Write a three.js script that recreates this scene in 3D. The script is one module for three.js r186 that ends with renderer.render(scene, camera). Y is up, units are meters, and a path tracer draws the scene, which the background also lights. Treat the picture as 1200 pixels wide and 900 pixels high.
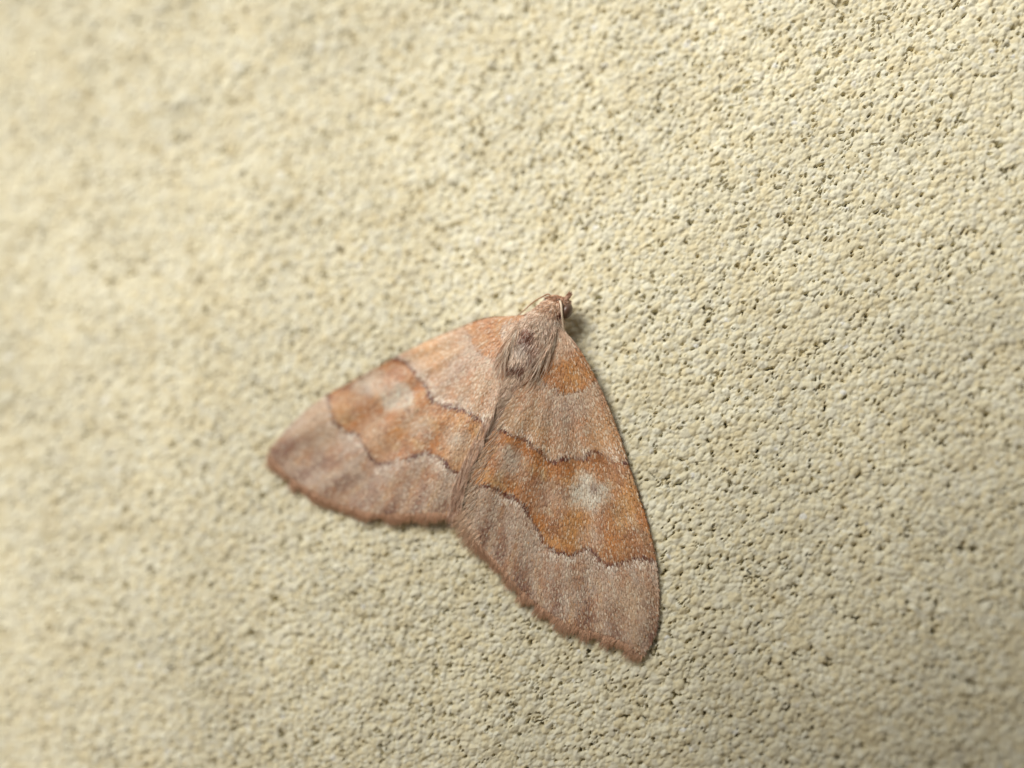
import * as THREE from 'three';
import { RoundedBoxGeometry } from 'three/addons/geometries/RoundedBoxGeometry.js';

// ------------------------------------------------------------------ camera, sky, sun, exposure
const MM = 0.001;                                     // shapes below are computed in millimetres
const scene = new THREE.Scene();
const EYE = new THREE.Vector3(8.836, -7.244, 53.958), AIM = new THREE.Vector3(-0.679, -2.45, 0);
const camera = new THREE.PerspectiveCamera(40, 4 / 3, 0.002, 200);
camera.position.copy(EYE).multiplyScalar(MM);
camera.lookAt(AIM.clone().multiplyScalar(MM));
camera.focus = 0.0530;
camera.userData.fStop = 7.6;
camera.updateMatrixWorld();

const SUN = new THREE.Vector3(-0.41, 0.46, 0.79).normalize();
const sky = (() => {                                  // an overcast sky, brightest overhead and softly round the veiled sun
  const W = 256, H = 128, d = new Float32Array(W * H * 4), v = new THREE.Vector3();
  for (let j = 0; j < H; j++) for (let i = 0; i < W; i++) {
    const el = ((j + 0.5) / H - 0.5) * Math.PI, az = ((i + 0.5) / W - 0.5) * 2 * Math.PI;
    v.set(Math.cos(el) * Math.cos(az), Math.sin(el), Math.cos(el) * Math.sin(az));
    const up = Math.max(0, v.y), glow = Math.exp((v.dot(SUN) - 1) * 3.0);
    const L = (0.075 + 0.10 * up) + 0.11 * glow;
    const o = (j * W + i) * 4, below = v.y < 0 ? 0.14 : 1;
    d[o] = L * 0.985 * below; d[o + 1] = L * 1.0 * below; d[o + 2] = L * (v.y < 0 ? 0.7 : 1) * below; d[o + 3] = 1;
  }
  const t = new THREE.DataTexture(d, W, H, THREE.RGBAFormat, THREE.FloatType);
  t.mapping = THREE.EquirectangularReflectionMapping; t.magFilter = t.minFilter = THREE.LinearFilter; t.needsUpdate = true;
  return t;
})();
scene.background = sky; scene.environment = sky;

const sun = new THREE.DirectionalLight(new THREE.Color(1.0, 0.965, 0.9), 1.5);
sun.position.copy(SUN).multiplyScalar(0.5); sun.target.position.set(0, 0, 0);
sun.castShadow = true; sun.shadow.radius = 54; sun.shadow.mapSize.set(2048, 2048);
Object.assign(sun.shadow.camera, { left: -0.06, right: 0.06, top: 0.06, bottom: -0.06, near: 0.05, far: 1.2 });
scene.add(sun, sun.target);

const renderer = new THREE.WebGLRenderer({ antialias: true });
renderer.toneMapping = THREE.LinearToneMapping;
renderer.toneMappingExposure = 2.46;
renderer.shadowMap.enabled = true;

// ------------------------------------------------------------------ helpers
function rng(seed) { return () => { seed = (seed + 0x6d2b79f5) | 0; let t = Math.imul(seed ^ (seed >>> 15), 1 | seed); t = (t + Math.imul(t ^ (t >>> 7), 61 | t)) ^ t; return ((t ^ (t >>> 14)) >>> 0) / 4294967296; }; }
function hash(x, y, k) { let h = Math.imul(x, 374761393) ^ Math.imul(y, 668265263) ^ Math.imul(k, 2147483647 - 58111); h = Math.imul(h ^ (h >>> 13), 1274126177); h ^= h >>> 16; h = Math.imul(h, 2246822519); return ((h ^ (h >>> 15)) >>> 0) / 4294967296; }
function noise(x, y, k = 0) {                         // value noise, -1 .. 1
  const xi = Math.floor(x), yi = Math.floor(y); let a = x - xi, b = y - yi; a = a * a * (3 - 2 * a); b = b * b * (3 - 2 * b);
  const p = hash(xi, yi, k), q = hash(xi + 1, yi, k), r = hash(xi, yi + 1, k), s = hash(xi + 1, yi + 1, k);
  return 2 * (p + (q - p) * a + (r - p) * b + (p - q - r + s) * a * b) - 1;
}
const fbm = (x, y, k) => 0.55 * noise(x, y, k) + 0.3 * noise(x * 2.1, y * 2.1, k + 1) + 0.15 * noise(x * 4.3, y * 4.3, k + 2);
const clamp = (x, a = 0, b = 1) => Math.min(b, Math.max(a, x));
const ss = (a, b, x) => { const t = clamp((x - a) / (b - a)); return t * t * (3 - 2 * t); };
const lin = (c) => (c <= 0.04045 ? c / 12.92 : ((c + 0.055) / 1.055) ** 2.4);
const rgb = (r, g, b) => [lin(r / 255), lin(g / 255), lin(b / 255)];
const mix = (a, b, t) => [a[0] + (b[0] - a[0]) * t, a[1] + (b[1] - a[1]) * t, a[2] + (b[2] - a[2]) * t];
const mul = (a, s) => { const k = Math.min(s, 0.88 / Math.max(a[0], a[1], a[2])); return [a[0] * k, a[1] * k, a[2] * k]; };
function mesh(name, geometry, material, parent) {
  const m = new THREE.Mesh(geometry, material); m.name = name; m.castShadow = m.receiveShadow = true; parent.add(m); return m;
}
function buffer(pos, idx, col) {
  const g = new THREE.BufferGeometry();
  const p = Float32Array.from(pos); for (let i = 0; i < p.length; i++) p[i] *= MM;
  g.setAttribute('position', new THREE.BufferAttribute(p, 3));
  if (col) g.setAttribute('color', new THREE.BufferAttribute(Float32Array.from(col), 3));
  g.setIndex(new THREE.BufferAttribute(Uint32Array.from(idx), 1)); g.computeVertexNormals();
  return g;
}

// ------------------------------------------------------------------ the plastered wall: one sheet of fused sand grains, modelled grain by grain
const grain = { h: 0, id: 0 };
function grains(x, y, s, k, fill, out) {
  const cx = Math.floor(x / s), cy = Math.floor(y / s); let best = -9, id = 0, second = -9;
  for (let j = -1; j <= 1; j++) for (let i = -1; i <= 1; i++) {
    const a = cx + i, b = cy + j; if (hash(a, b, k + 5) > fill) continue;
    const gx = (a + 0.1 + 0.8 * hash(a, b, k)) * s, gy = (b + 0.1 + 0.8 * hash(a, b, k + 1)) * s;
    const r = s * (0.5 + 0.42 * hash(a, b, k + 2)), e = 0.84 + 0.34 * hash(a, b, k + 3), t = hash(a, b, k + 4) * 3.1416;
    const c = Math.cos(t), n = Math.sin(t), dx = x - gx, dy = y - gy;
    const p = (c * dx + n * dy) / (r * e), q = (c * dy - n * dx) / (r / e), d2 = p * p + q * q;
    if (d2 > 1.25) continue;
    const h = (hash(a, b, k + 6) - 0.5) * 0.34 * s + r * 1.05 * (Math.sqrt(Math.max(0, 1.25 - d2)) - 1.0);
    if (h > best) { second = best; best = h; id = hash(a, b, k + 7); } else if (h > second) second = h;
  }
  const w = 0.08 * s, gap = best - second; if (second > -8 && gap < w) best += (w - gap) ** 2 / (4 * w);   // neighbours run into one another
  out.h = best; out.id = id; return best;
}
function pits(x, y, s, k, fill) {                     // small deep pores between the grains
  const cx = Math.floor(x / s), cy = Math.floor(y / s); let deep = 0;
  for (let j = -1; j <= 1; j++) for (let i = -1; i <= 1; i++) {
    const a = cx + i, b = cy + j; if (hash(a, b, k + 5) > fill) continue;
    const gx = (a + hash(a, b, k)) * s, gy = (b + hash(a, b, k + 1)) * s, r = s * (0.10 + 0.16 * hash(a, b, k + 2)), e = 1 + 1.1 * hash(a, b, k + 3) ** 2, t = hash(a, b, k + 4) * 3.1416;
    const c = Math.cos(t), n = Math.sin(t), dx = x - gx, dy = y - gy, d = Math.hypot((c * dx + n * dy) / (r * e), (c * dy - n * dx) / r);
    if (d < 1.3) deep = Math.max(deep, ss(1.25, 0.5, d) * (0.6 + 0.6 * hash(a, b, k + 6)));
  }
  return deep;
}
const g1 = { h: 0, id: 0 }, g2 = { h: 0, id: 0 }, g3 = { h: 0, id: 0 };
function wallAt(x, y) {
  const n1 = noise(x * 4.2, y * 4.2, 60), n2 = noise(x * 4.2, y * 4.2, 61), n3 = noise(x * 10, y * 10, 62), n4 = noise(x * 10, y * 10, 63);
  const wx = x + 0.035 * n1 + 0.03 * n3, wy = y + 0.035 * n2 + 0.03 * n4;
  const broad = noise(x * 0.45, y * 0.45, 70) * 0.6 + noise(x * 1.1, y * 1.1, 71) * 0.6;
  grains(wx, wy, 0.32, 100, 0.9, g1); grains(wx, wy, 0.19, 200, 0.9, g2); grains(wx, wy, 0.52, 400, 0.22, g3);
  const a = g1.h, b = g2.h - 0.02 + 0.06 * noise(x * 2.3, y * 2.3, 72);
  let h = Math.max(a, b), id = a > b ? g1.id : g2.id;
  if (g3.h - 0.04 > h) { h = g3.h - 0.04; id = g3.id; }
  h -= 0.36 * ss(-0.095, -0.18, h);                   // pores open where the lumps fail to meet
  const floor = -0.55 + 0.05 * noise(x * 5, y * 5, 73); if (h < floor) { h = floor; id = 0.3; }
  h += 0.06 * broad + 0.024 * noise(x * 8, y * 8, 74) + 0.022 * noise(x * 14, y * 14, 75);
  const crack = Math.abs(noise(x * 1.3 + 0.5 * n1, y * 1.9 + 0.5 * n2, 76));   // broken seams between clumps
  h -= 0.24 * ss(0.045, 0.0, crack) * ss(0.1, 0.55, noise(x * 1.7, y * 1.7, 77));
  h -= 0.34 * pits(wx, wy, 0.28, 300, 0.10);
  grain.h = h; grain.id = id; return h;
}
{
  const lines = (a, b, steps, out) => {               // grid lines: fine where the lens looks, wider and wider towards the far edges of the wall
    const xs = []; let x = a;
    for (const [to, d] of steps) while (x < to) { xs.push(x); x += d; }
    let d = 0.1; x = xs[xs.length - 1]; while (x < b - 0.5 * d) { x = Math.min(x + d, b); xs.push(x); d *= out; } if (xs[xs.length - 1] < b) xs.push(b);
    d = 0.1; x = a; const left = []; while (x > -b + 0.5 * d) { x = Math.max(x - d, -b); left.push(x); d *= out; } if (left[left.length - 1] > -b) left.push(-b);
    return left.reverse().concat(xs);
  };
  const X = lines(-33, 1300, [[-20, 0.085], [-13, 0.065], [26, 0.052]], 1.25), Y = lines(-24.5, 1300, [[21.5, 0.052]], 1.25);
  const nx = X.length, ny = Y.length, P = new Float32Array((nx * ny + 2 * (nx + ny)) * 3), C = new Float32Array(P.length);
  const cream = rgb(222, 214, 184), pale = rgb(227, 223, 202), tan = rgb(211, 196, 156), grey = rgb(214, 209, 190), white = rgb(228, 226, 216);
  for (let j = 0; j < ny; j++) for (let i = 0; i < nx; i++) {
    const x = X[i], y = Y[j], o = (j * nx + i) * 3;
    const h = wallAt(x, y), id = grain.id;
    P[o] = x * MM; P[o + 1] = y * MM; P[o + 2] = h * MM;
    let c = id < 0.42 ? mix(cream, pale, id / 0.42) : id < 0.72 ? mix(cream, tan, (id - 0.42) * 1.9) : id < 0.996 ? mix(cream, grey, (id - 0.72) * 3) : white;
    c = mul(c, 1 + 0.07 * noise(x * 0.3, y * 0.3, 80) + 0.06 * noise(x * 8, y * 8, 81));
    c = mix(c, tan, 0.3 * ss(0.1, 0.7, noise(x * 0.9, y * 0.9, 82)));
    C[o] = c[0]; C[o + 1] = c[1]; C[o + 2] = c[2];
  }
  const idx = new Uint32Array((nx - 1) * (ny - 1) * 6 + 2 * (nx + ny) * 6); let q = 0;
  for (let j = 0; j < ny - 1; j++) for (let i = 0; i < nx - 1; i++) {
    const a = j * nx + i, b = a + 1, c = a + nx, d = c + 1;
    idx[q++] = a; idx[q++] = b; idx[q++] = d; idx[q++] = a; idx[q++] = d; idx[q++] = c;
  }
  const ring = []; for (let i = 0; i < nx; i++) ring.push(i); for (let j = 1; j < ny; j++) ring.push(j * nx + nx - 1); for (let i = nx - 2; i >= 0; i--) ring.push((ny - 1) * nx + i); for (let j = ny - 2; j > 0; j--) ring.push(j * nx);
  const n0 = nx * ny;                                 // the sides of the wall, 12 cm thick
  ring.forEach((r, k) => { const o = (n0 + k) * 3; P[o] = P[r * 3]; P[o + 1] = P[r * 3 + 1]; P[o + 2] = -0.12; C.set([C[r * 3], C[r * 3 + 1], C[r * 3 + 2]], o); });
  ring.forEach((r, k) => { const k2 = (k + 1) % ring.length; idx[q++] = r; idx[q++] = n0 + k; idx[q++] = n0 + k2; idx[q++] = r; idx[q++] = n0 + k2; idx[q++] = ring[k2]; });
  const g = new THREE.BufferGeometry(), nv = n0 + ring.length;
  g.setAttribute('position', new THREE.BufferAttribute(P.slice(0, nv * 3), 3)); g.setAttribute('color', new THREE.BufferAttribute(C.slice(0, nv * 3), 3));
  g.setIndex(new THREE.BufferAttribute(idx.slice(0, q), 1)); g.computeVertexNormals();
  const wall = mesh('wall', g, new THREE.MeshStandardMaterial({ vertexColors: true, roughness: 0.92, metalness: 0 }), scene);
  wall.userData = { kind: 'structure', label: 'cream wall of rough sandy plaster behind the moth', category: 'wall' };
  console.log('wall', nx, ny, q / 3);
}
{                                                     // the yard at the foot of the wall, which throws a little light back up
  const g = new THREE.PlaneGeometry(60, 30); g.rotateX(-Math.PI / 2); g.translate(0, -1.3, 15);
  const ground = mesh('ground', g, new THREE.MeshStandardMaterial({ color: new THREE.Color(0.13, 0.095, 0.055), roughness: 1 }), scene);
  ground.userData = { kind: 'structure', label: 'dull grey ground at the foot of the wall', category: 'ground' };
}

// ------------------------------------------------------------------ the moth (u across, v towards the head, z off the wall, millimetres)
const moth = new THREE.Group(); moth.name = 'moth'; moth.rotation.z = -0.39356; scene.add(moth);
moth.userData = { label: 'brown moth with orange banded wings resting head up on the cream plaster wall', category: 'moth' };

const LINES = {
  lCosta: [[-0.1, 1.0], [-0.76, 0.68], [-1.80, 0.22], [-2.58, -0.34], [-3.90, -1.47], [-5.35, -2.93], [-6.74, -4.49], [-8.11, -6.11], [-8.63, -6.71], [-9.34, -7.83], [-9.94, -9.10], [-10.27, -10.03], [-10.45, -10.70]],
  lTermen: [[-10.45, -10.70], [-9.56, -11.17], [-8.66, -11.43], [-7.29, -11.59], [-5.98, -11.63], [-4.73, -11.54], [-3.58, -11.25], [-2.48, -10.83], [-1.20, -10.23], [-0.34, -9.87], [0.29, -9.84], [0.63, -9.84]],
  lInner: [[-0.23, 0.17], [-0.19, -0.61], [0.12, -2.27], [0.30, -4.07], [0.34, -5.22], [0.28, -6.41], [0.27, -7.63], [0.40, -8.61], [0.54, -9.49], [0.63, -9.84]],
  rCosta: [[1.5, 1.2], [2.08, 0.94], [2.80, 0.50], [3.73, -0.23], [4.58, -0.99], [5.57, -1.98], [6.49, -3.00], [7.45, -4.14], [8.34, -5.20], [9.23, -6.26], [10.03, -7.35], [10.64, -8.32], [11.27, -9.65], [11.70, -11.05], [11.62, -12.54]],
  rTermen: [[11.62, -12.54], [11.04, -12.35], [10.43, -12.21], [9.68, -12.27], [8.79, -12.34], [8.10, -12.47], [7.35, -12.47], [6.35, -12.31], [5.73, -12.17], [5.01, -11.92], [4.45, -11.70], [3.72, -11.30], [3.20, -11.06], [2.59, -10.85], [1.97, -10.59], [1.34, -10.20], [0.91, -9.81]],
  rInner: [[1.01, -0.06], [1.01, -0.99], [1.02, -2.15], [0.91, -3.27], [0.79, -4.34], [0.62, -5.43], [0.49, -6.56], [0.50, -7.72], [0.64, -8.84], [0.91, -9.81]],
  rBasal: [[1.32, -1.05], [1.81, -1.59], [2.36, -1.83], [2.81, -1.92], [3.23, -1.84], [3.65, -1.52], [4.10, -1.15], [4.24, -0.72], [4.35, -0.53]],
  rMedial: [[0.42, -4.85], [1.13, -4.71], [1.66, -4.77], [2.22, -4.68], [2.73, -4.93], [3.33, -5.06], [3.78, -5.29], [4.07, -5.21], [4.30, -4.88], [4.74, -4.61], [5.21, -4.51], [5.45, -4.08], [5.76, -3.95], [6.26, -4.03], [6.60, -4.07], [7.28, -3.93], [7.91, -3.9]],
  rPost: [[0.0, -7.96], [0.60, -7.87], [1.45, -7.61], [2.17, -7.64], [2.87, -7.67], [3.38, -7.79], [3.82, -8.21], [4.29, -8.58], [4.70, -8.92], [5.07, -9.27], [5.43, -9.35], [5.72, -9.37], [6.07, -9.32], [6.46, -9.24], [6.69, -9.01], [6.89, -8.69], [7.11, -8.55], [7.50, -8.71], [7.92, -8.94], [8.26, -8.98], [8.71, -8.74], [9.09, -8.44], [9.44, -8.15], [9.77, -7.96], [10.69, -7.92]],
  lBasal: [[-3.11, -0.33], [-2.70, -0.66], [-2.25, -1.08], [-1.77, -1.48], [-1.20, -1.60], [-0.65, -1.49], [-0.47, -1.10], [-0.16, -0.70]],
  lMedial: [[-6.6, -3.9], [-5.80, -3.44], [-5.22, -3.46], [-4.67, -3.64], [-4.19, -3.89], [-3.62, -4.11], [-3.20, -4.57], [-2.89, -4.79], [-2.21, -4.67], [-1.73, -4.68], [-1.25, -4.49], [-0.88, -4.54], [-0.55, -4.60], [-0.15, -4.62], [0.24, -4.84], [0.83, -5.30]],
  lPost: [[-8.95, -6.5], [-8.48, -6.69], [-8.24, -7.14], [-7.82, -7.61], [-7.44, -7.89], [-6.96, -8.04], [-6.35, -7.89], [-5.92, -8.06], [-5.52, -8.38], [-5.06, -8.73], [-4.69, -8.86], [-4.14, -8.69], [-3.82, -8.46], [-3.67, -8.21], [-3.12, -8.03], [-2.67, -7.61], [-2.35, -7.24], [-1.98, -7.28], [-1.62, -7.28], [-1.23, -7.35], [-0.75, -7.53], [-0.33, -7.60], [0.06, -7.72], [0.75, -7.9]],
};
const curve = (pts) => new THREE.CatmullRomCurve3(pts.map(([a, b]) => new THREE.Vector3(a, b, 0)), false, 'centripetal');
const sampled = (pts, n) => curve(pts).getSpacedPoints(n).map((p) => [p.x, p.y]);
function toLine(pts, x, y) {                          // [signed distance, place along the line 0..1]; positive on the side of the wing base
  let best = 1e9, sign = 1, at = 0;
  for (let i = 0; i + 1 < pts.length; i++) {
    const [ax, ay] = pts[i], [bx, by] = pts[i + 1], dx = bx - ax, dy = by - ay;
    const t = clamp(((x - ax) * dx + (y - ay) * dy) / (dx * dx + dy * dy)), ex = x - ax - t * dx, ey = y - ay - t * dy, d = ex * ex + ey * ey;
    if (d < best) { best = d; sign = dx * ey - dy * ex >= 0 ? 1 : -1; at = (i + t) / (pts.length - 1); }
  }
  return [sign * Math.sqrt(best), at];
}
const blob = (x, y, a, b, r, p = 1) => clamp(1 - Math.hypot((x - a) / r, (y - b) / (r * p))) ** 0.7;

function wingZ(side, u, v, across) {                  // the roof of the folded wings, with faint folds along the veins and a rolled front edge
  const base = side > 0 ? [2, 0.6] : [-0.5, 0.5], ang = Math.atan2(u - base[0], v - base[1]);
  let z = 0.28 + 1.34 * Math.exp(-(((u - 0.5) / 4) ** 2)) * ss(-14, -4, v);
  const far = Math.hypot(u - base[0], v - base[1]);
  z += 0.045 * Math.sin(ang * 28) * ss(1.5, 7, far) + 0.03 * noise(u * 0.9, v * 0.9, 300 + side);
  z += 0.14 * ss(0, 0.07, across) - 0.14 + (side > 0 ? 0.07 : 0);
  return z;
}
const DARK = rgb(98, 52, 42), LILAC = rgb(208, 190, 180), WHITE = rgb(234, 223, 206);
function wingColor(side, u, v, rand) {
  const mx = rand ? (a, b, t) => mix(a, b, clamp(t * (0.55 + 0.9 * rand()))) : mix;
  const R = side > 0, base = R ? [1.9, 1.2] : [-0.4, 1.2];
  if (rand) { u += 0.11 * (rand() - 0.5); v += 0.11 * (rand() - 0.5); }            // scales of neighbouring fields mingle
  const ang = Math.atan2(v - base[1], u - base[0]), far = Math.hypot(u - base[0], v - base[1]);
  const f = (k, s) => fbm(u * s, v * s, k + (R ? 0 : 40)), streak = noise(ang * 22, far * 0.8, R ? 450 : 451) * 0.9 + noise(ang * 47, far * 1.6, R ? 452 : 453) * 0.8;
  const wob = 0.14 * f(400, 2.2) + 0.10 * f(402, 6);
  const bu = u + 0.55 * f(404, 1.1), bv = v + 0.55 * f(407, 1.1), spot = (a, b, r, p) => blob(bu, bv, a, b, r, p);
  const [db] = toLine(R ? LINES.rBasal : LINES.lBasal, u, v), [dm] = toLine(R ? LINES.rMedial : LINES.lMedial, u, v), [dp] = toLine(R ? LINES.rPost : LINES.lPost, u, v);
  const B = db + wob, M = dm + wob, Q = dp + wob;
  const orange = rgb(186, 120, 66), amber = rgb(202, 146, 88), brown = rgb(172, 124, 94), rose = rgb(200, 164, 144), tan = rgb(208, 174, 142), lil = rgb(188, 166, 153), plum = rgb(158, 127, 112);
  const cell = Math.cos(ang * 56 + 1.2 * noise(far * 0.5, ang * 9, 455));               // fields between the veins
  // outer field, lilac grey with brown streaks
  let o = mx(lil, plum, clamp(0.4 + 0.7 * f(410, 0.7) + 0.45 * streak));
  o = mx(o, rgb(180, 130, 98), clamp(0.22 + 0.8 * f(413, 1.3) + 0.55 * streak, 0, 0.75));
  o = mx(o, LILAC, 0.8 * Math.exp(Math.min(0, Q) / 0.35) * clamp(0.6 + 0.9 * f(416, 1.2)));
  o = mx(o, rgb(124, 88, 76), 0.9 * ss(-0.8, -2.5, Q) * clamp(0.3 + 0.65 * cell + 0.8 * f(417, 0.9)));
  o = mx(o, rgb(196, 160, 124), 0.5 * ss(0.75, 1.0, -cell) * ss(-0.3, -1.0, Q) * clamp(0.6 + f(418, 2)));
  o = R ? mx(o, rgb(204, 178, 154), 0.7 * spot(10.1, -10.3, 1.7)) : mx(o, rgb(204, 178, 154), 0.8 * spot(-8.6, -7.5, 2.0));
  // the orange band with its pale spot
  let c = mx(orange, amber, clamp(0.4 + 0.9 * f(420, 0.9) + 0.3 * streak));
  c = mx(c, brown, clamp(0.36 + 1.1 * f(423, 0.9) + 0.4 * streak, 0, 0.8));
  c = mx(c, rgb(206, 174, 132), clamp(0.9 * f(428, 1.7) + 0.5 * streak - 0.1, 0, 0.6));
  c = mx(c, rgb(128, 80, 54), clamp(1.3 * f(429, 1.4) + 0.3 * streak - 0.12, 0, 0.55));
  const pale = rgb(214, 206, 196);
  if (R) {
    c = mx(c, pale, clamp(1.25 * spot(6.2, -6.0, 1.7, 1.1) + 0.9 * f(426, 2.6) - 0.05, 0, 0.84) * ss(1.55, 0.7, Math.hypot(bu - 6.2, bv + 6.0)));
    c = mx(c, DARK, 0.7 * blob(u, v, 6.25, -5.72, 0.32));
    c = mx(c, lil, 0.7 * spot(2.05, -6.15, 1.2, 0.8)); c = mx(c, pale, 0.5 * spot(1.95, -6.0, 0.6)); c = mx(c, lil, 0.5 * spot(4.6, -7.0, 1.1)); c = mx(c, lil, 0.75 * spot(7.07, -8.0, 0.7, 1.7));
    c = mx(c, amber, 0.7 * spot(6.05, -8.3, 1.0)); c = mx(c, orange, 0.8 * spot(8.2, -7.8, 1.2)); c = mx(c, orange, 0.7 * spot(5.6, -4.7, 1.3, 0.5)); c = mx(c, orange, 0.6 * spot(2.4, -5.2, 0.9, 0.6)); c = mx(c, rgb(160, 100, 66), 0.6 * spot(7.4, -7.0, 0.8));
    c = mx(c, rgb(214, 164, 104), 0.5 * spot(8.2, -5.6, 1.0, 1.6));
  } else {
    c = mx(c, pale, clamp(1.3 * spot(-4.95, -5.3, 1.4, 0.9) + 0.9 * f(426, 2.6) - 0.05, 0, 0.84) * ss(1.4, 0.7, Math.hypot(bu + 4.95, bv + 5.3)));
    c = mx(c, pale, 0.6 * spot(-6.6, -5.2, 0.9)); c = mx(c, lil, 0.7 * spot(-0.95, -6.0, 1.0)); c = mx(c, pale, 0.4 * spot(-0.95, -5.9, 0.6)); c = mx(c, lil, 0.55 * spot(-3.2, -5.9, 1.0)); c = mx(c, tan, 0.7 * spot(-0.4, -6.9, 1.1));
    c = mx(c, tan, 0.6 * spot(-5.2, -8.0, 1.3)); c = mx(c, rgb(186, 120, 80), 0.7 * spot(-5.6, -4.3, 0.9)); c = mx(c, rgb(214, 150, 86), 0.6 * spot(-1.6, -5.2, 0.9, 0.5)); c = mx(c, rgb(210, 150, 96), 0.7 * spot(-7.6, -6.9, 0.9));
  }
  c = mx(c, orange, 0.5 * Math.exp(-Math.abs(Q) / 0.3)); c = mx(c, orange, 0.5 * Math.exp(-Math.abs(M) / 0.3));
  // basal field with its orange patch
  const patch = ss(-0.05, 0.12, B) * (Math.hypot(u - (R ? 2.9 : -1.5), v + (R ? 0.3 : 0.2)) < 2.6 && (R ? u > 1.1 : u > -3.5) ? 1 : 0);
  let a = mx(rgb(192, 152, 116), rgb(184, 152, 134), clamp(0.5 + 0.9 * f(430, 0.7)));
  a = mx(a, rgb(190, 130, 90), clamp(0.12 + 0.9 * f(433, 1.4) + 0.35 * streak, 0, 0.7));
  a = mx(a, rgb(178, 158, 152), 0.6 * spot(R ? 3.5 : -2.2, R ? -2.6 : -2.6, R ? 1.3 : 1.0));
  a = R ? mx(a, rgb(200, 146, 98), 0.7 * ss(-0.1, 0.5, spot(6.6, -2.8, 1.7, 1.4))) : mx(a, rgb(222, 170, 116), 0.75 * spot(-4.3, -2.2, 1.6));
  let pc = mx(mx(orange, amber, clamp(0.3 + f(436, 1.2))), R ? rgb(196, 156, 138) : lil, clamp(ss(1.3, 2.1, B) + 0.3 * f(437, 1.5), 0, 0.8));
  pc = R ? mx(pc, rgb(214, 184, 164), 0.9 * ss(0, 0.6, spot(2.0, 0.4, 0.9))) : mx(pc, rgb(206, 186, 174), 0.8 * ss(0, 0.5, spot(-0.5, 0.0, 0.6)));
  a = mx(mx(a, LILAC, 0.8 * Math.exp(-Math.abs(B) / 0.35) * clamp(0.7 + f(439, 1.5))), pc, patch);
  a = mx(a, LILAC, 0.85 * Math.exp(-Math.max(0, M) / 0.3) * clamp(0.6 + f(438, 1.6)));
  a = mx(a, DARK, 0.75 * Math.exp(-((db / 0.08) ** 2)) * clamp(0.5 + 0.6 * f(440, 2)));
  c = mx(mx(c, a, ss(-0.08, 0.08, M)), o, ss(0.08, -0.08, Q));
  const dots = 0.85 + 0.8 * f(442, 2.2);
  c = mix(c, DARK, clamp(1.15 * Math.exp(-(((dm + 0.5 * wob) / (0.10 + 0.06 * f(443, 1.5))) ** 2)) * dots));
  c = mix(c, DARK, clamp(1.15 * Math.exp(-(((dp + 0.5 * wob) / (0.10 + 0.06 * f(444, 1.5))) ** 2)) * dots));
  if (rand) {                                         // single scales differ in tone
    const k = rand(); c = mul(c, 0.84 + 0.33 * rand());
    const edge = Math.max(Math.exp(-(((Q + 0.24) / 0.16) ** 2)), Math.exp(-(((M - 0.24) / 0.16) ** 2)));   // a frosted border of white scales beside the dark lines
    if (rand() < 0.34 * edge * clamp(0.6 + 1.2 * f(446, 1.4))) c = mix(c, rgb(236, 224, 216), 0.75);
    else if (k < 0.10 + 0.13 * ss(-0.1, 0.3, M) * (1 - 0.85 * patch)) c = mix(c, WHITE, 0.5); else if (k > 0.86) c = mix(c, rgb(206, 184, 164), 0.4); else if (k < 0.11) c = mx(c, rgb(216, 164, 108), 0.4); else if (k < 0.2) c = mx(c, rgb(128, 82, 62), 0.5);
  }
  const y = 0.3 * c[0] + 0.55 * c[1] + 0.15 * c[2];
  const k = mix([y * 1.03, y, y * 0.93], c, 0.94);
  return mul([k[0], k[1], k[2] * 0.92], 1.12);
}

// hairs: thin tapering cones, bent along their length
function hairs(list, sides = 3, segs = 4) {
  const P = [], I = [], C = []; const d = new THREE.Vector3(), a = new THREE.Vector3(), b = new THREE.Vector3(), p = new THREE.Vector3(), q = new THREE.Vector3();
  for (const h of list) {
    const n0 = P.length / 3; p.set(...h.p); d.set(...h.d).normalize();
    for (let k = 0; k <= segs; k++) {
      a.set(0.3, 0.2, 1).cross(d).normalize(); b.copy(d).cross(a);
      const w = h.r * (k === segs ? 0.12 : 1 - 0.55 * (k / segs) ** 2), t = k / segs, c = mul(h.c, 1 - 0.0 * t);
      for (let m = 0; m < sides; m++) { const o = m / sides * 6.2832; q.copy(p).addScaledVector(a, w * Math.cos(o)).addScaledVector(b, w * Math.sin(o)); P.push(q.x, q.y, q.z); C.push(...c); }
      p.addScaledVector(d, h.l / segs); d.x += h.bend[0] / segs; d.y += h.bend[1] / segs; d.z += h.bend[2] / segs; d.normalize();
    }
    for (let k = 0; k < segs; k++) for (let m = 0; m < sides; m++) {
      const i = n0 + k * sides + m, j = n0 + k * sides + (m + 1) % sides; I.push(i, j, j + sides, i, j + sides, i + sides);
    }
  }
  return buffer(P, I, C);
}
const hairMat = new THREE.MeshStandardMaterial({ vertexColors: true, roughness: 0.6 });
const scaleMat = new THREE.MeshStandardMaterial({ roughness: 0.5, side: THREE.DoubleSide });
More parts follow.
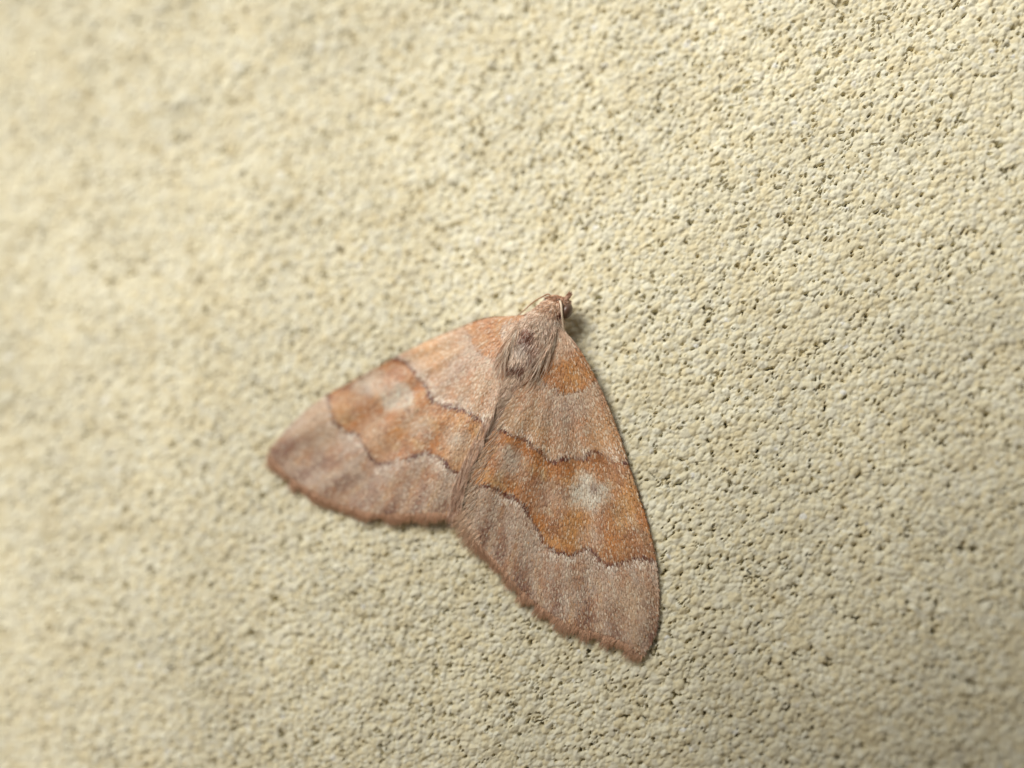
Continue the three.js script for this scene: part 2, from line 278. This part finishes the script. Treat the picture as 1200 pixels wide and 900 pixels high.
const scaleShape = (() => {                           // one wing scale: narrow stalk, broad blade, notched tip, curved lengthwise
  const P = [], I = [], rows = [[0, 0.18, 0], [0.3, 0.85, 0.05], [0.7, 1, 0.05], [0.93, 0.75, 0.0]];
  for (const [y, w, z] of rows) P.push(-w / 2, y, z, w / 2, y, z);
  P.push(0, 0.9, 0.01, -0.22, 1, -0.03, 0.22, 1, -0.03);
  for (let k = 0; k < 3; k++) I.push(2 * k, 2 * k + 1, 2 * k + 3, 2 * k, 2 * k + 3, 2 * k + 2);
  I.push(6, 8, 9, 8, 7, 10);
  const g = new THREE.BufferGeometry(); g.setAttribute('position', new THREE.Float32BufferAttribute(P, 3)); g.setIndex(I); g.computeVertexNormals(); return g;
})();

function makeWing(side) {
  const R = side > 0, n = 110, m = 80, costa = sampled(R ? LINES.rCosta : LINES.lCosta, n), inner = sampled(R ? LINES.rInner : LINES.lInner, n), term = sampled(R ? LINES.rTermen : LINES.lTermen, m);
  const at = (s, t) => {                              // Coons patch between front edge, inner edge and outer edge; s from base to outer edge, t from front to inner edge
    const i = Math.min(n - 1, Math.floor(s * n)), a = s * n - i, j = Math.min(m - 1, Math.floor(t * m)), b = t * m - j;
    const L = (A, k, f) => [A[k][0] + (A[k + 1][0] - A[k][0]) * f, A[k][1] + (A[k + 1][1] - A[k][1]) * f];
    const c = L(costa, i, a), e = L(inner, i, a), o = L(term, j, b), out = [0, 0];
    for (const k of [0, 1]) {
      const base = costa[0][k] + (inner[0][k] - costa[0][k]) * t;
      out[k] = (1 - t) * c[k] + t * e[k] + (1 - s) * base + s * o[k] - ((1 - s) * (1 - t) * costa[0][k] + (1 - s) * t * inner[0][k] + s * (1 - t) * term[0][k] + s * t * term[m][k]);
    }
    return out;
  };
  const P = [], C = [], I = [], nn = n + 1, mm = m + 1;
  for (const low of [0, 1]) for (let i = 0; i < nn; i++) for (let j = 0; j < mm; j++) {
    const [u, v] = at(i / n, j / m), edge = Math.min(j, i === n ? 0 : 9);
    P.push(u, v, wingZ(side, u, v, j / m) - (low ? 0.06 : 0)); C.push(...mul(wingColor(side, u, v), 0.8));
  }
  const N = nn * mm, quad = (a, b, c, d) => (R ? I.push(a, c, b, b, c, d) : I.push(a, b, c, b, d, c));
  for (let i = 0; i < n; i++) for (let j = 0; j < m; j++) { const a = i * mm + j; quad(a + mm, a, a + mm + 1, a + 1); quad(N + a, N + a + mm, N + a + 1, N + a + mm + 1); }
  const rim = []; for (let i = 0; i < nn; i++) rim.push(i * mm); for (let j = 1; j < mm; j++) rim.push(n * mm + j); for (let i = n - 1; i >= 0; i--) rim.push(i * mm + m); for (let j = m - 1; j > 0; j--) rim.push(j);
  rim.forEach((a, k) => { const b = rim[(k + 1) % rim.length]; quad(a, N + a, b, N + b); });
  const wing = mesh('forewing', buffer(P, I, C), new THREE.MeshStandardMaterial({ vertexColors: true, roughness: 0.75, side: THREE.DoubleSide }), moth);
  wing.userData = { label: R ? 'right forewing, its tip hanging lowest' : 'left forewing, spread out sideways' };

  const rand = rng(R ? 11 : 12), base = R ? [1.9, 1.2] : [-0.4, 1.2];
  const spots = [], e = 0.004;
  let most = 0; const area = (s, t) => { const a = at(s, t), b = at(Math.min(1, s + e), t), c = at(s, Math.min(1, t + e)); return Math.abs((b[0] - a[0]) * (c[1] - a[1]) - (b[1] - a[1]) * (c[0] - a[0])); };
  for (let k = 0; k < 400; k++) most = Math.max(most, area(rand() * 0.99, rand() * 0.99));
  while (spots.length < 95000) { const s = rand() * 0.995, t = rand() * 0.995; if (rand() * most < area(s, t)) spots.push([s, t]); }
  const inst = new THREE.InstancedMesh(scaleShape, scaleMat, spots.length); inst.name = 'wing_scales'; inst.castShadow = inst.receiveShadow = true;
  const M = new THREE.Matrix4(), X = new THREE.Vector3(), Y = new THREE.Vector3(), Z = new THREE.Vector3(), q = new THREE.Vector3(), col = new THREE.Color();
  spots.forEach(([s, t], k) => {
    const [u, v] = at(s, t), z = wingZ(side, u, v, t), h = 0.02;
    const zu = (wingZ(side, u + h, v, t) - z) / h, zv = (wingZ(side, u, v + h, t) - z) / h;
    const a = Math.atan2(v - base[1], u - base[0]) + (rand() - 0.5) * 0.42;
    const up = 0.04 + 0.2 * rand() ** 1.5; Y.set(Math.cos(a), Math.sin(a), zu * Math.cos(a) + zv * Math.sin(a) + up).normalize();
    Z.set(-zu + (rand() - 0.5) * 0.22, -zv + (rand() - 0.5) * 0.22, 1); X.crossVectors(Y, Z).normalize(); Z.crossVectors(X, Y);
    const len = 0.17 + 0.17 * rand(), wid = 0.038 + 0.028 * rand(); q.set(u, v, z + 0.012 + 0.01 * rand());
    M.makeBasis(X.multiplyScalar(wid * MM), Y.multiplyScalar(len * MM), Z.multiplyScalar(len * MM)).setPosition(q.multiplyScalar(MM)); inst.setMatrixAt(k, M);
    col.setRGB(...wingColor(side, u, v, rand)); inst.setColorAt(k, col);
  });
  inst.userData.kind = 'stuff'; wing.add(inst);

  const list = [];                                    // the fringe along the outer edge
  for (let k = 0; k < 5200; k++) {
    const t = rand(), [u, v] = at(1, t), back = at(0.97, t), dx = u - back[0], dy = v - back[1], l = Math.hypot(dx, dy) || 1;
    const clump = 0.86 + 0.13 * Math.sin(t * (R ? 55 : 46) + 2 * noise(t * 7, 5, 502)) + 0.2 * noise(t * 50, 3, 500);
    const layer = rand(), len = (layer < 0.4 ? 0.52 : 0.95) * clamp(clump, 0.4, 1.15) * ss(-0.1, 0.05, t) * (0.65 + 0.5 * rand());
    const side2 = (rand() - 0.5) * 0.7 + 0.25 * noise(t * 60, 7, 501), c = mix(rgb(176, 138, 112), layer < 0.4 ? rgb(142, 104, 86) : rgb(208, 176, 148), clamp(0.5 + 0.8 * (rand() - 0.4)));
    list.push({ p: [u - dx / l * 0.1, v - dy / l * 0.1, wingZ(side, u, v, t) - 0.02 + 0.03 * rand()], d: [dx / l - dy / l * side2, dy / l + dx / l * side2, 0.0 + 0.15 * rand()], l: len, r: 0.013, bend: [0, 0, -0.15], c: mul(c, 1.0 + 0.45 * rand()) });
  }
  for (let k = 0; k < 900; k++) {                     // a short nap along the front edge
    const s = 0.03 + 0.97 * rand(), [u, v] = at(s, 0), [u2, v2] = at(Math.min(1, s + 0.02), 0), nx = -(v2 - v), ny = u2 - u, l = Math.hypot(nx, ny), o = R ? -1 : 1;
    const a = Math.atan2(v - base[1], u - base[0]);
    list.push({ p: [u, v, wingZ(side, u, v, 0)], d: [Math.cos(a) - o * 0.35 * nx / l, Math.sin(a) - o * 0.35 * ny / l, 0.05 * rand()], l: 0.16 + 0.14 * rand(), r: 0.014, bend: [0, 0, -0.1], c: mul(mix(wingColor(side, u, v), DARK, 0.3 * rand()), 0.75 + 0.4 * rand()) });
  }
  const fringe = mesh('fringe', hairs(list), hairMat, wing); fringe.userData.kind = 'stuff';
  return { wing, at };
}
const leftWing = makeWing(-1), rightWing = makeWing(1);
{                                                     // long hairs on the inner edge of the right wing, lying across the seam
  const rand = rng(21), list = [];
  for (let k = 0; k < 380; k++) {
    const s = 0.40 + 0.6 * rand(), [u, v] = rightWing.at(s, 0.93 + 0.07 * rand()), k1 = rand();
    const c = k1 < 0.45 ? rgb(246, 232, 214) : k1 < 0.94 ? rgb(236, 210, 184) : rgb(150, 106, 82);
    list.push({ p: [u + 0.18 * (rand() - 0.2), v, wingZ(1, u, v, 1) + 0.02], d: [-0.36 + 0.4 * (rand() - 0.5), -0.9, 0.04 + 0.1 * rand()], l: 0.35 + 0.6 * rand(), r: 0.013, bend: [-0.12 + 0.2 * (rand() - 0.5), 0, -0.1], c: mul(c, 1.05 + 0.3 * rand()) });
  }
  for (let k = 0; k < 380; k++) {                     // the tuft at the hind corner
    const s = 0.93 + 0.07 * rand(), t = 0.86 + 0.14 * rand(), [u, v] = rightWing.at(s, t);
    list.push({ p: [u, v, wingZ(1, u, v, 1)], d: [-0.45 + 0.5 * (rand() - 0.5), -0.9, 0.05 + 0.1 * rand()], l: 0.6 + 0.6 * rand(), r: 0.018, bend: [0, 0, -0.3], c: mul(rgb(222, 194, 168), 0.8 + 0.4 * rand()) });
  }
  mesh('edge_hair', hairs(list), hairMat, rightWing.wing).userData.kind = 'stuff';
  const left = [];
  for (let k = 0; k < 900; k++) {
    const s = 0.2 + 0.8 * rand(), [u, v] = leftWing.at(s, 0.94 + 0.06 * rand());
    left.push({ p: [u, v, wingZ(-1, u, v, 1)], d: [0.12 + 0.3 * (rand() - 0.5), -0.95, 0.05 + 0.1 * rand()], l: 0.5 + 0.6 * rand(), r: 0.017, bend: [0, 0, -0.2], c: mul(mix(rgb(228, 210, 192), rgb(196, 160, 138), rand()), 1.0 + 0.3 * rand()) });
  }
  mesh('edge_hair', hairs(left), hairMat, leftWing.wing).userData.kind = 'stuff';
}

// body: head, thorax and abdomen in one skin                [v, centre u, half width, centre z, half height]
const RINGS = [[2.60, 1.36, 0.06, 1.10, 0.05], [2.52, 1.30, 0.26, 1.12, 0.24], [2.35, 1.20, 0.46, 1.18, 0.42], [2.05, 1.10, 0.60, 1.24, 0.56], [1.75, 1.02, 0.66, 1.28, 0.60], [1.50, 0.94, 0.68, 1.28, 0.58], [1.25, 0.88, 0.82, 1.28, 0.72],
  [0.75, 0.80, 1.04, 1.2, 0.9], [0.1, 0.74, 1.14, 1.16, 1.0], [-0.7, 0.70, 1.10, 1.14, 1.02], [-1.5, 0.70, 1.0, 1.12, 0.98], [-2.2, 0.72, 0.86, 1.06, 0.84], [-3.2, 0.70, 0.72, 1.0, 0.72], [-4.2, 0.62, 0.6, 0.92, 0.6], [-5.2, 0.56, 0.55, 0.95, 0.55], [-6.5, 0.54, 0.50, 0.86, 0.50], [-8.2, 0.58, 0.36, 0.78, 0.36], [-9.2, 0.66, 0.18, 0.70, 0.18], [-9.5, 0.68, 0.03, 0.68, 0.03]];
function ringAt(v) {
  let i = 0; while (i < RINGS.length - 2 && v < RINGS[i + 1][0]) i++;
  const t = clamp((v - RINGS[i][0]) / (RINGS[i + 1][0] - RINGS[i][0])); return RINGS[i].map((x, k) => x + (RINGS[i + 1][k] - x) * t);
}
function onBody(v, a) { let [, cu, hw, cz, hh] = ringAt(v); cz -= 0.1; return [cu + hw * Math.sin(a), v, cz + hh * Math.cos(a)]; }
function bodyColor(u, v, rand) {
  let c = mix(rgb(247, 230, 208), rgb(240, 216, 196), clamp(0.5 + 1.1 * fbm(u * 1.5, v * 1.5, 600)));
  const du = u - 0.66;
  c = mix(c, rgb(206, 168, 136), 0.75 * ss(1.2, 1.7, v));
  c = mix(c, rgb(222, 180, 152), 0.6 * ss(2.0, 2.4, v));
  const spot = (a, b, r, k, p = 1) => { c = mix(c, rgb(118, 68, 48), k * ss(0.15, 0.6, blob(u, v, a, b, r, p) + 0.35 * fbm(u * 3, v * 3, 603))); };
  spot(0.42, 0.02, 0.55, 0.9); spot(0.72, -0.35, 0.4, 0.8); spot(0.75, -1.65, 0.55, 0.9, 0.6); spot(0.25, -1.75, 0.35, 0.8); spot(1.25, -0.75, 0.5, 0.55, 1.4);
  c = mix(c, rgb(160, 152, 150), 0.7 * blob(u, v, 0.35, -0.75, 0.55)); 
  c = mix(c, rgb(216, 190, 166), 0.8 * ss(-2.1, -2.6, v) * clamp(0.55 + fbm(u * 2, v * 2, 606)));
  if (rand) { const k = rand(); c = mul(c, 0.78 + 0.4 * rand()); if (k < 0.13) c = mix(c, rgb(150, 100, 76), 0.7); else if (k < 0.4) c = mix(c, rgb(244, 234, 222), 0.6); }
  return mul(c, 1.12);
}
{
  const P = [], C = [], I = [], nv = 90, na = 32;
  for (let i = 0; i <= nv; i++) for (let j = 0; j < na; j++) {
    const f = i / nv, v = 2.60 - 12.1 * (f < 0.45 ? f * 0.75 : 0.3375 + (f - 0.45) * 0.6625 / 0.55), a = j / na * 6.2832, p = onBody(v, a), k = 1 + 0.03 * noise(p[0] * 3, p[1] * 3, 610);
    P.push(p[0], p[1], 1.2 + (p[2] - 1.2) * k); C.push(...mul(bodyColor(p[0], p[1]), 0.75));
  }
  for (let i = 0; i < nv; i++) for (let j = 0; j < na; j++) { const a = i * na + j, b = i * na + (j + 1) % na; I.push(a, b, a + na, b, b + na, a + na); }
  for (let j = 1; j < na - 1; j++) { I.push(0, j + 1, j); I.push(nv * na, nv * na + j, nv * na + j + 1); }
  const body = mesh('body', buffer(P, I, C), new THREE.MeshStandardMaterial({ vertexColors: true, roughness: 0.8, side: THREE.DoubleSide }), moth);

  const rand = rng(31), list = [];
  const add = (v, a, d, l, r, c, bend = [0, 0, -0.25], lift = 0) => { const p = onBody(v, a); p[2] += lift - 0.03; list.push({ p, d, l, r, bend, c }); };
  for (let k = 0; k < 9000; k++) {                    // fur of the thorax and the abdomen's root
    const v = 1.6 - 6.6 * rand() ** 1.35, a = (rand() * 2 - 1) * 1.65, [u, , z] = onBody(v, a), n = [Math.sin(a) * 0.8, 0, Math.cos(a)], front = ss(-0.4, 0.6, v), back = ss(-2, -3, v);
    const inward = -0.45 * Math.sin(a) * ss(1.2, -1.5, v) - 0.22 * back, lift = 0.2 + 0.4 * rand() * (0.6 + 0.9 * front);
    add(v, a, [inward + n[0] * lift + (0.5 + 0.6 * front) * (rand() - 0.5) + 0.45 * noise(u * 2.2, v * 2.2, 620), -1 + 0.5 * front * rand(), n[2] * lift - 0.1 + 0.1 * back], (0.2 + 0.28 * rand()) * (1 + 0.5 * back), 0.017, bodyColor(u + 0.3 * (rand() - 0.5), v + 0.3 * (rand() - 0.5), rand));
  }
  for (const s of [-1, 1]) for (let k = 0; k < 520; k++) {  // the long shoulder tufts, swept back over the wing roots
    const v = 1.1 - 2.4 * rand() ** 1.3, a = s * (0.8 + 0.7 * rand()), w = rand(), t = rand();
    const c = w < 0.5 ? rgb(246, 230, 212) : w < 0.9 ? rgb(232, 204, 180) : rgb(176, 130, 104);
    add(v, a, [s * 0.6 * (0.75 - t) + 0.3 * (rand() - 0.5) - 0.05, -1, 0.10 + 0.16 * rand()], 0.5 + 1.6 * rand() ** 1.6, 0.018, mul(c, 0.8 + 0.4 * rand()), [-s * (0.3 + 0.6 * rand()), -0.1, -0.22], 0.04 + 0.14 * rand());
  }
  for (let k = 0; k < 2300; k++) {                    // head and collar scales
    const v = 1.35 + 1.2 * rand(), a = (rand() * 2 - 1) * 1.5, [u] = onBody(v, a), n = [Math.sin(a), 0, Math.cos(a)], up = 0.3 + 0.35 * rand();
    add(v, a, [n[0] * up + 0.5 * (rand() - 0.5), (v > 2.2 ? -0.2 : -0.7) + 0.4 * (rand() - 0.5), n[2] * up], 0.13 + 0.2 * rand(), 0.019, bodyColor(u, v, rand));
  }
  for (let k = 0; k < 260; k++) {                     // dark crest between collar and eye
    const v = 1.30 + 0.6 * rand(), a = 0.55 + 0.7 * rand();
    add(v, a, [0.35, -0.9, 0.3], 0.22 + 0.18 * rand(), 0.019, mul(rgb(140, 88, 64), 0.8 + 0.5 * rand()));
  }
  mesh('fur', hairs(list), hairMat, body).userData.kind = 'stuff';

  const eyeMat = new THREE.MeshPhysicalMaterial({ color: new THREE.Color(0.12, 0.065, 0.042), roughness: 0.4, clearcoat: 0.25, clearcoatRoughness: 0.35 });
  for (const s of [-1, 1]) {
    const g = new THREE.SphereGeometry(0.40, 28, 20); g.scale(0.72, 1, 1); g.scale(MM, MM, MM);
    const eye = mesh('eye', g, eyeMat, moth); eye.position.set((1.08 + (s > 0 ? 0.70 : -0.42)) * MM, 1.93 * MM, (s > 0 ? 1.40 : 1.0) * MM);
  }
  const palpMat = new THREE.MeshStandardMaterial({ color: new THREE.Color(0.42, 0.27, 0.19), roughness: 0.8 });
  for (const s of [-1, 1]) {
    const g = new THREE.LatheGeometry([[0.001, 0], [0.08, 0.05], [0.11, 0.22], [0.08, 0.45], [0.03, 0.62], [0.001, 0.66]].map(([x, y]) => new THREE.Vector2(x * MM, y * MM)), 12);
    const palp = mesh('palp', g, palpMat, moth); palp.position.set((1.41 + s * 0.03) * MM, 2.18 * MM, (1.32 + 0.02 * s) * MM); palp.rotation.set(0.12, 0, -0.32 - 0.03 * s);
    const ph = []; for (let k = 0; k < 90; k++) { const y = 0.05 + 0.6 * rand(), a = rand() * 6.28, r = 0.1 * (1 - y); ph.push({ p: [r * Math.cos(a), y, r * Math.sin(a)], d: [0.25 * Math.cos(a), 1, 0.25 * Math.sin(a)], l: 0.1 + 0.08 * rand(), r: 0.014, bend: [0, 0, 0], c: mul(mix(rgb(206, 160, 128), rgb(126, 78, 56), rand()), 0.9) }); }
    mesh('palp_hair', hairs(ph), hairMat, palp).userData.kind = 'stuff';
  }
  const feeler = (pts, r0, r1, c) => {                // a jointed, tapering antenna
    const cv = new THREE.CatmullRomCurve3(pts.map((p) => new THREE.Vector3(...p))), N = 80, A = 8, Pp = [], Ii = [], fr = cv.computeFrenetFrames(N, false);
    for (let i = 0; i <= N; i++) { const p = cv.getPointAt(i / N), r = (r0 + (r1 - r0) * i / N) * (i % 2 ? 0.86 : 1.08); for (let j = 0; j < A; j++) { const a = j / A * 6.2832, q = p.clone().addScaledVector(fr.normals[i], r * Math.cos(a)).addScaledVector(fr.binormals[i], r * Math.sin(a)); Pp.push(q.x, q.y, q.z); } }
    for (let i = 0; i < N; i++) for (let j = 0; j < A; j++) { const a = i * A + j, b = i * A + (j + 1) % A; Ii.push(a, a + A, b, b, a + A, b + A); }
    mesh('antenna', buffer(Pp, Ii), new THREE.MeshStandardMaterial({ color: new THREE.Color(...c), roughness: 0.6, side: THREE.DoubleSide }), moth);
  };
  feeler([[1.33, 2.24, 1.72], [1.50, 2.02, 1.86], [1.66, 1.70, 1.80], [1.86, 1.25, 1.5], [2.12, 0.75, 1.2], [2.9, -0.2, 0.75], [3.9, -1.6, 0.6]], 0.062, 0.02, rgb(228, 208, 184));
  feeler([[0.86, 2.26, 1.66], [0.62, 2.36, 1.62], [0.36, 2.14, 1.5], [-0.02, 1.72, 1.3], [-0.45, 0.98, 1.1], [-1.0, 0.2, 0.9], [-2.0, -1.2, 0.7]], 0.042, 0.018, rgb(164, 124, 92));
}

// ------------------------------------------------------------------ the compact camera that takes the picture: held close and unseen, widened and humped to keep light off the lower right of the wall
{
  const c = new THREE.Group(); c.name = 'compact_camera'; c.position.copy(camera.position); c.quaternion.copy(camera.quaternion); scene.add(c);
  c.userData = { label: 'black compact camera held close in front of the wall', category: 'camera' };
  const black = new THREE.MeshStandardMaterial({ color: new THREE.Color(0.03, 0.03, 0.032), roughness: 0.55 }), rubber = new THREE.MeshStandardMaterial({ color: new THREE.Color(0.02, 0.02, 0.02), roughness: 0.9 });
  const body = mesh('body', new RoundedBoxGeometry(0.125, 0.068, 0.028, 4, 0.006), black, c); body.position.set(-0.0085, 0.0, 0.021);
  const ring = mesh('lens_ring', new THREE.LatheGeometry([[9, 0], [9, 3], [12, 5], [15, 5], [16, 3.5], [16, 0], [9, 0]].map(([x, y]) => new THREE.Vector2(x * MM, y * MM)), 48), black, c); ring.rotation.x = -Math.PI / 2; ring.position.set(0, 0, 0.007);
  const hump = mesh('added_shade_hump', new RoundedBoxGeometry(0.058, 0.030, 0.0275, 4, 0.005), black, c); hump.position.set(-0.001, 0.0315, 0.0205);  // hump added to the unseen camera to deepen the shade at lower right
  const grip = mesh('grip', new RoundedBoxGeometry(0.018, 0.056, 0.008, 3, 0.0035), rubber, c); grip.position.set(0.042, 0.001, 0.004);
}
renderer.render(scene, camera);
